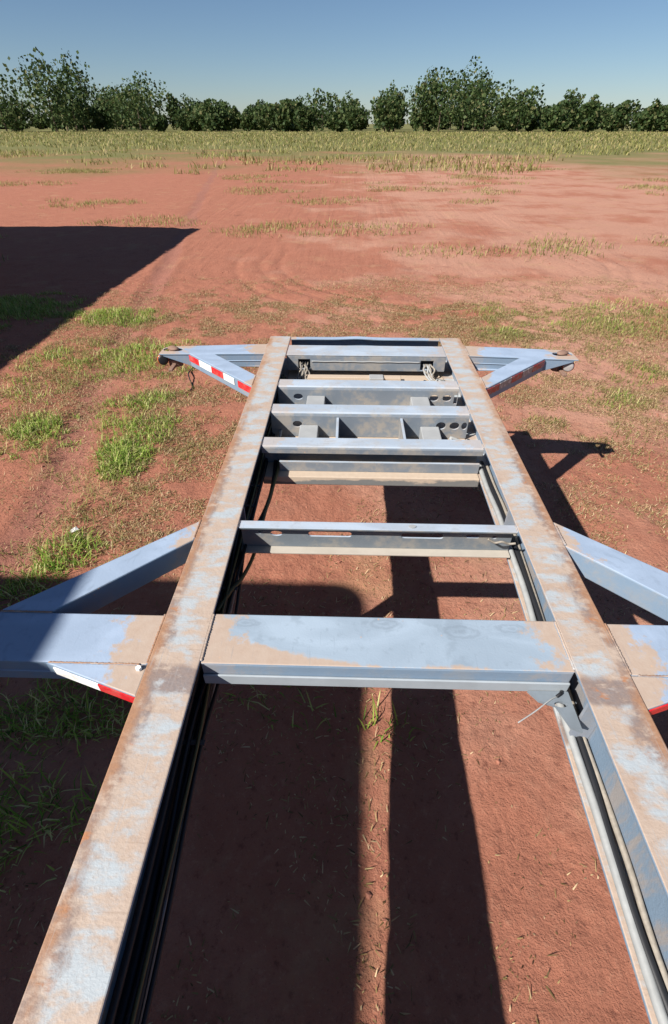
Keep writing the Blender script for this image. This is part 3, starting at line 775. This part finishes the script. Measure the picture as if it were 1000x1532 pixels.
HS = 4.5; SX = -3.765 - 0.849 * HS
sh = empty('shed', (SX - 4, 0, 0))
tag(sh, 'long low metal-roofed shed on the far left, only its shadow in view', 'building')
def rels(mb): mb.v = [(x - (SX - 4), y, z) for x, y, z in mb.v]; return mb
ye = 10.6
rels(MB().box(SX - 8, SX - 0.4, -14, ye - 0.3, -0.1, HS - 0.3)).build('wall', M['wallp'], sh)
rings = []
for i, y in enumerate(np.arange(-14.3, ye + 0.01, 0.12)):
    k = 0.018 * (1 if i % 2 else -1)
    rings.append([(SX, y, HS - 0.018 + k), (SX - 4, y, HS + 0.45 + k), (SX - 8.4, y, HS - 0.018 + k), (SX - 8.4, y, HS - 0.03 + k), (SX - 4, y, HS + 0.44 + k), (SX, y, HS - 0.03 + k)])
rels(MB().loft(rings)).build('roof', M['sheet'], sh)
for y in (-9, -3, 4):
    rels(MB().box(SX - 0.4, SX - 0.36, y - 1.6, y + 1.6, 0.0, 3.6)).build('door', M['trim'], sh)

# ------------------------------------------------------------------ vegetation on the ground
def strands(name, mat, x, y, L, w, lean, curl, label, cat, z0=0.0):
    """grass blades: three triangles each, one mesh"""
    n = len(x); th = rng.uniform(0, 2 * math.pi, n); hz = hgt(x, y) + z0
    dx, dy = np.cos(th), np.sin(th); px, py = -dy, dx
    a1 = lean; a2 = np.clip(lean + curl, 0, 1.75)
    def pt(h, v): return x + dx * h, y + dy * h, hz + v
    m1h, m1v = np.sin(a1) * L * 0.55, np.cos(a1) * L * 0.55
    m2h, m2v = m1h + np.sin(a2) * L * 0.45, m1v + np.cos(a2) * L * 0.45
    m2v = np.maximum(m2v, 0.002)
    V = np.empty((n, 5, 3))
    for k, (h, v, s) in enumerate([(0 * L, 0 * L - 0.004, -1), (0 * L, 0 * L - 0.004, 1), (m1h, m1v, -0.8), (m1h, m1v, 0.8), (m2h, m2v, 0)]):
        bx, by, bz = pt(h, v); V[:, k, 0] = bx + px * w * s * 0.5; V[:, k, 1] = by + py * w * s * 0.5; V[:, k, 2] = bz
    F = (np.arange(n)[:, None, None] * 5 + np.array([[0, 1, 3], [0, 3, 2], [2, 3, 4]])[None]).reshape(-1, 3).astype(np.int32)
    me = bpy.data.meshes.new(name)
    me.vertices.add(n * 5); me.vertices.foreach_set('co', V.ravel())
    me.loops.add(F.size); me.loops.foreach_set('vertex_index', F.ravel())
    me.polygons.add(len(F)); me.polygons.foreach_set('loop_start', np.arange(0, F.size, 3, dtype=np.int32))
    me.update()
    return tag(link(name, me, mat), label, cat, kind='stuff')

def patch(spots, dens, thr, seed, freq=3.0):
    xs, ys, fs = [], [], []
    for (cx_, cy_, rx, ry, d) in spots:
        n = int(dens * d * rx * ry * 3.14)
        a = rng.uniform(0, 2 * math.pi, n); r = 1.2 * np.sqrt(rng.uniform(0, 1, n))
        x = cx_ + rx * r * np.cos(a); y = cy_ + ry * r * np.sin(a)
        k = vnoise(x, y, freq, seed) + 0.6 * vnoise(x, y, freq * 2.7, seed + 1) + 0.55 * (0.62 - r) + rng.normal(0, 0.10, n)
        keep = k > thr
        xs.append(x[keep]); ys.append(y[keep]); fs.append(r[keep])
    return np.concatenate(xs), np.concatenate(ys), np.concatenate(fs)

GREEN = [(-3.24, 6.62, .62, .32, 1.6), (-2.40, 5.2, .72, .55, .9), (-2.75, 3.48, .36, .34, 1.7), (-1.94, 3.55, .36, .52, 1.3), (-1.84, 3.08, .2, .24, 2.0),
         (-2.0, 4.15, .36, .22, 1.1), (-1.80, 2.06, .22, .15, 1.8), (-3.4, 5.1, .35, .3, .7), (-4.8, 6.9, .9, .7, 1.4), (-2.0, 1.76, .3, .22, 1.5),
         (-1.46, 1.10, .45, .26, 1.2), (-1.3, .75, .4, .3, 1.0), (0.06, 1.08, .09, .10, .35), (-0.35, 1.12, .3, .14, .3), (0.16, 1.04, .1, .05, .5), (-3.3, 4.3, .5, .4, .3),
         (3.2, 6.45, .9, .4, .22), (1.86, 6.1, .22, .28, .5), (2.52, 4.25, .2, .2, .45), (3.1, 4.9, .3, .2, .3), (1.95, 7.05, .3, .2, .3), (3.9, 7.2, .8, .4, .25)]
x, y, r = patch(GREEN, 4300, -0.13, 31, 6.0)
n = len(x)
strands('grass', M['grass'], x, y, rng.uniform(.03, .13, n) * (1.2 - .55 * r), rng.uniform(.0035, .0075, n), rng.uniform(.2, 1.25, n), rng.uniform(.1, .9, n),
        'bright green grass growing in patches on the red earth', 'grass')
DULL = [(3.3, 6.4, 1.1, .75, .9), (1.9, 6.2, .42, .5, .9), (1.95, 7.0, .45, .4, .7), (2.5, 4.3, .3, .3, .9), (3.1, 4.85, .45, .35, .7), (1.68, 3.9, .16, .12, .9),
        (-2.4, 5.0, 1.0, .7, .4), (-2.75, 3.5, .6, .5, .4), (-1.85, 3.4, .6, .9, .5), (-3.3, 5.0, .7, .7, .5), (-1.7, 2.1, .45, .3, .5), (2.2, 5.2, .8, .5, .35), (2.7, 3.5, .6, .4, .25), (-3.2, 6.6, .9, .5, .4), (-1.2, 4.9, .5, .4, .5)]
x, y, r = patch(DULL, 5200, -0.08, 41, 4.5)
n = len(x)
strands('yellowing_grass', M['dull'], x, y, rng.uniform(.03, .08, n), rng.uniform(.003, .006, n), rng.uniform(.4, 1.3, n), rng.uniform(.1, .7, n),
        'sparse yellow-green grass thinning out at the patch edges', 'grass')
STRAW = [(-1.45, 4.1, .7, .9, 1.0), (-1.4, 3.0, .55, .7, .6), (-3.1, 5.9, 1.2, .8, .6), (-0.3, 6.5, 2.4, 1.0, .8), (2.2, 4.4, 1.0, .9, .8), (1.9, 2.9, .9, .8, .35), (-3.0, 4.2, .9, .7, .6),
         (-1.65, 2.5, .5, .5, .5), (1.6, 6.3, 1.0, .9, .9), (3.4, 6.0, 1.6, 1.6, .6), (-2.2, 2.9, 1.4, 1.6, .16), (2.8, 3.6, 1.6, 1.6, .25), (0, 1.6, 1.4, 1.5, .12), (-2.6, 7.4, 1.6, .6, .4), (1.0, 8.2, 4.0, .7, .3)]
x, y, r = patch(STRAW, 19000, -0.04, 51, 4.0)
n = len(x)
strands('dry_straw', M['straw'], x, y, 0.008 + 0.034 * rng.random(n) ** 2.5, rng.uniform(.002, .0055, n), rng.uniform(.9, 1.55, n), rng.uniform(-.3, .3, n),
        'dead straw litter lying flat on the red earth', 'straw', 0.004)
# more of the same beyond the trailer, thinning with distance
far_spots = [(rng.uniform(-16, 16), rng.uniform(8.8, 34), rng.uniform(.6, 2.6), rng.uniform(.4, 1.2), 1.0) for _ in range(46)]
x, y, r = patch(far_spots, 190, -0.1, 61, 1.2)
n = len(x)
strands('field_grass', M['dull'], x, y, rng.uniform(.06, .17, n), rng.uniform(.008, .018, n), rng.uniform(.2, 1.1, n), rng.uniform(.1, .7, n),
        'scattered rough grass across the open yard behind the trailer', 'grass')

n = 60000
y = 22 + 150 * rng.random(n) ** 1.6; x = rng.uniform(-1, 1, n) * (8 + y * 0.75)
keep = vnoise(x, y, 0.12, 81) + .7 * vnoise(x, y, 0.5, 82) + (y - 46) / 60 > 0.05
x, y = x[keep], y[keep]; n = len(x)
strands('pasture', M['dull'], x, y, rng.uniform(.12, .5, n), rng.uniform(.03, .07, n) * (y / 60 + .4), rng.uniform(.1, .9, n), rng.uniform(.1, .7, n),
        'rough pasture between the yard and the trees', 'grass')

# small clods of earth
b = bmesh.new(); bmesh.ops.create_icosphere(b, subdivisions=1, radius=1.0)
bv = np.array([v.co[:] for v in b.verts]); bf = np.array([[v.index for v in f.verts] for f in b.faces]); b.free()
n = 9000
x = rng.uniform(-5.5, 5.5, n); y = rng.uniform(0.1, 11, n)
keep = vnoise(x, y, 1.1, 71) + .6 * vnoise(x, y, 4, 72) > -0.02
x, y = x[keep], y[keep]; n = len(x)
sz = 0.0025 + 0.011 * rng.random(n) ** 4
V = bv[None] * sz[:, None, None] * rng.uniform(.6, 1.3, (n, 1, 3)) * rng.uniform(.75, 1.2, (n, len(bv), 1))
V[..., 2] *= 0.7
V[..., 0] += x[:, None]; V[..., 1] += y[:, None]; V[..., 2] += (hgt(x, y) + sz * .2)[:, None]
F = (bf[None] + (np.arange(n) * len(bv))[:, None, None]).reshape(-1, 3)
me = bpy.data.meshes.new('soil_clods'); me.from_pydata(V.reshape(-1, 3).tolist(), [], F.tolist())
tag(link('soil_clods', me, M['clod']), 'loose crumbs and clods of red earth on the yard', 'soil', kind='stuff')

# loose odds and ends
hz = float(hgt(-1.8, 2.243))
mb = MB(); rings = []
P = [(-1.83, 2.225), (-1.795, 2.215), (-1.775, 2.25), (-1.80, 2.268), (-1.825, 2.258)]
mb.prism([(p[0], p[1], hz + 0.008 + 0.012 * (i % 2), hz + 0.0095 + 0.012 * (i % 2)) for i, p in enumerate(P)], 0, 0)
tag(mb.build('paper_scrap', M['paper']), 'crumpled white paper scrap on the earth beside the near left grass', 'paper')
pts = [(-1.737, 5.207), (-1.70, 5.02), (-1.745, 4.85), (-1.72, 4.66), (-1.66, 4.52), (-1.626, 4.428), (-1.63, 4.36)]
tag(MB().tube(spline([(px, py, float(hgt(px, py)) + 0.012 + (0.04 if i in (1, 3) else 0)) for i, (px, py) in enumerate(pts)], 6), 0.006, 6).build('loose_wire', M['rubber'], None, 0, True),
    'thin black wire lying on the dry grass below the far left arm', 'wire')

# ------------------------------------------------------------------ far-off wood along the horizon
V, F = [], []
cs = []
for i in range(300):
    tx = rng.uniform(-190, 190); ty = rng.uniform(170, 290); th = rng.uniform(3, 8) if i % 3 else rng.uniform(8, 19) * (0.7 + 0.3 * math.sin(tx * 0.05)); tr = th * rng.uniform(.28, .8)
    cs.append((tx, ty, th, tr))
pts = []
for tx, ty, th, tr in cs:
    k = 1100
    u = rng.normal(size=(k, 3)); u /= np.linalg.norm(u, axis=1)[:, None]
    lob = 1 + .28 * np.sin(u[:, 0] * 5 + tx) * np.cos(u[:, 2] * 6 + ty)
    rad = rng.uniform(.15, 1, k) ** .5 * lob
    pts.append(np.stack([tx + u[:, 0] * tr * rad, ty + u[:, 1] * tr * rad, th * .52 + u[:, 2] * th * .50 * rad], 1))
pts = np.concatenate(pts); n = len(pts)
a = rng.normal(size=(n, 3)); a /= np.linalg.norm(a, axis=1)[:, None]
c2 = np.cross(a, rng.normal(size=(n, 3))); c2 /= np.linalg.norm(c2, axis=1)[:, None]
s = rng.uniform(.16, .55, n)[:, None]
V = np.stack([pts - a * s, pts + c2 * s, pts + a * s, pts - c2 * s], 1).reshape(-1, 3)
F = np.arange(n * 4).reshape(-1, 4)
tm = MB()
for tx, ty, th, tr in cs: tm.tube([(tx, ty, -.2), (tx, ty, th * .5)], [.25, .12], 5)
k = len(V)
me = bpy.data.meshes.new('distant_wood')
me.from_pydata(V.tolist() + tm.v, [], F.tolist() + [tuple(i + k for i in f) for f in tm.f])
me.materials.append(M['leaf']); me.materials.append(M['bark'])
mi = np.zeros(len(me.polygons), np.int32); mi[n:] = 1; me.polygons.foreach_set('material_index', mi)
tag(link('distant_wood', me, None), 'dark green belt of trees along the horizon', 'wood', kind='stuff')
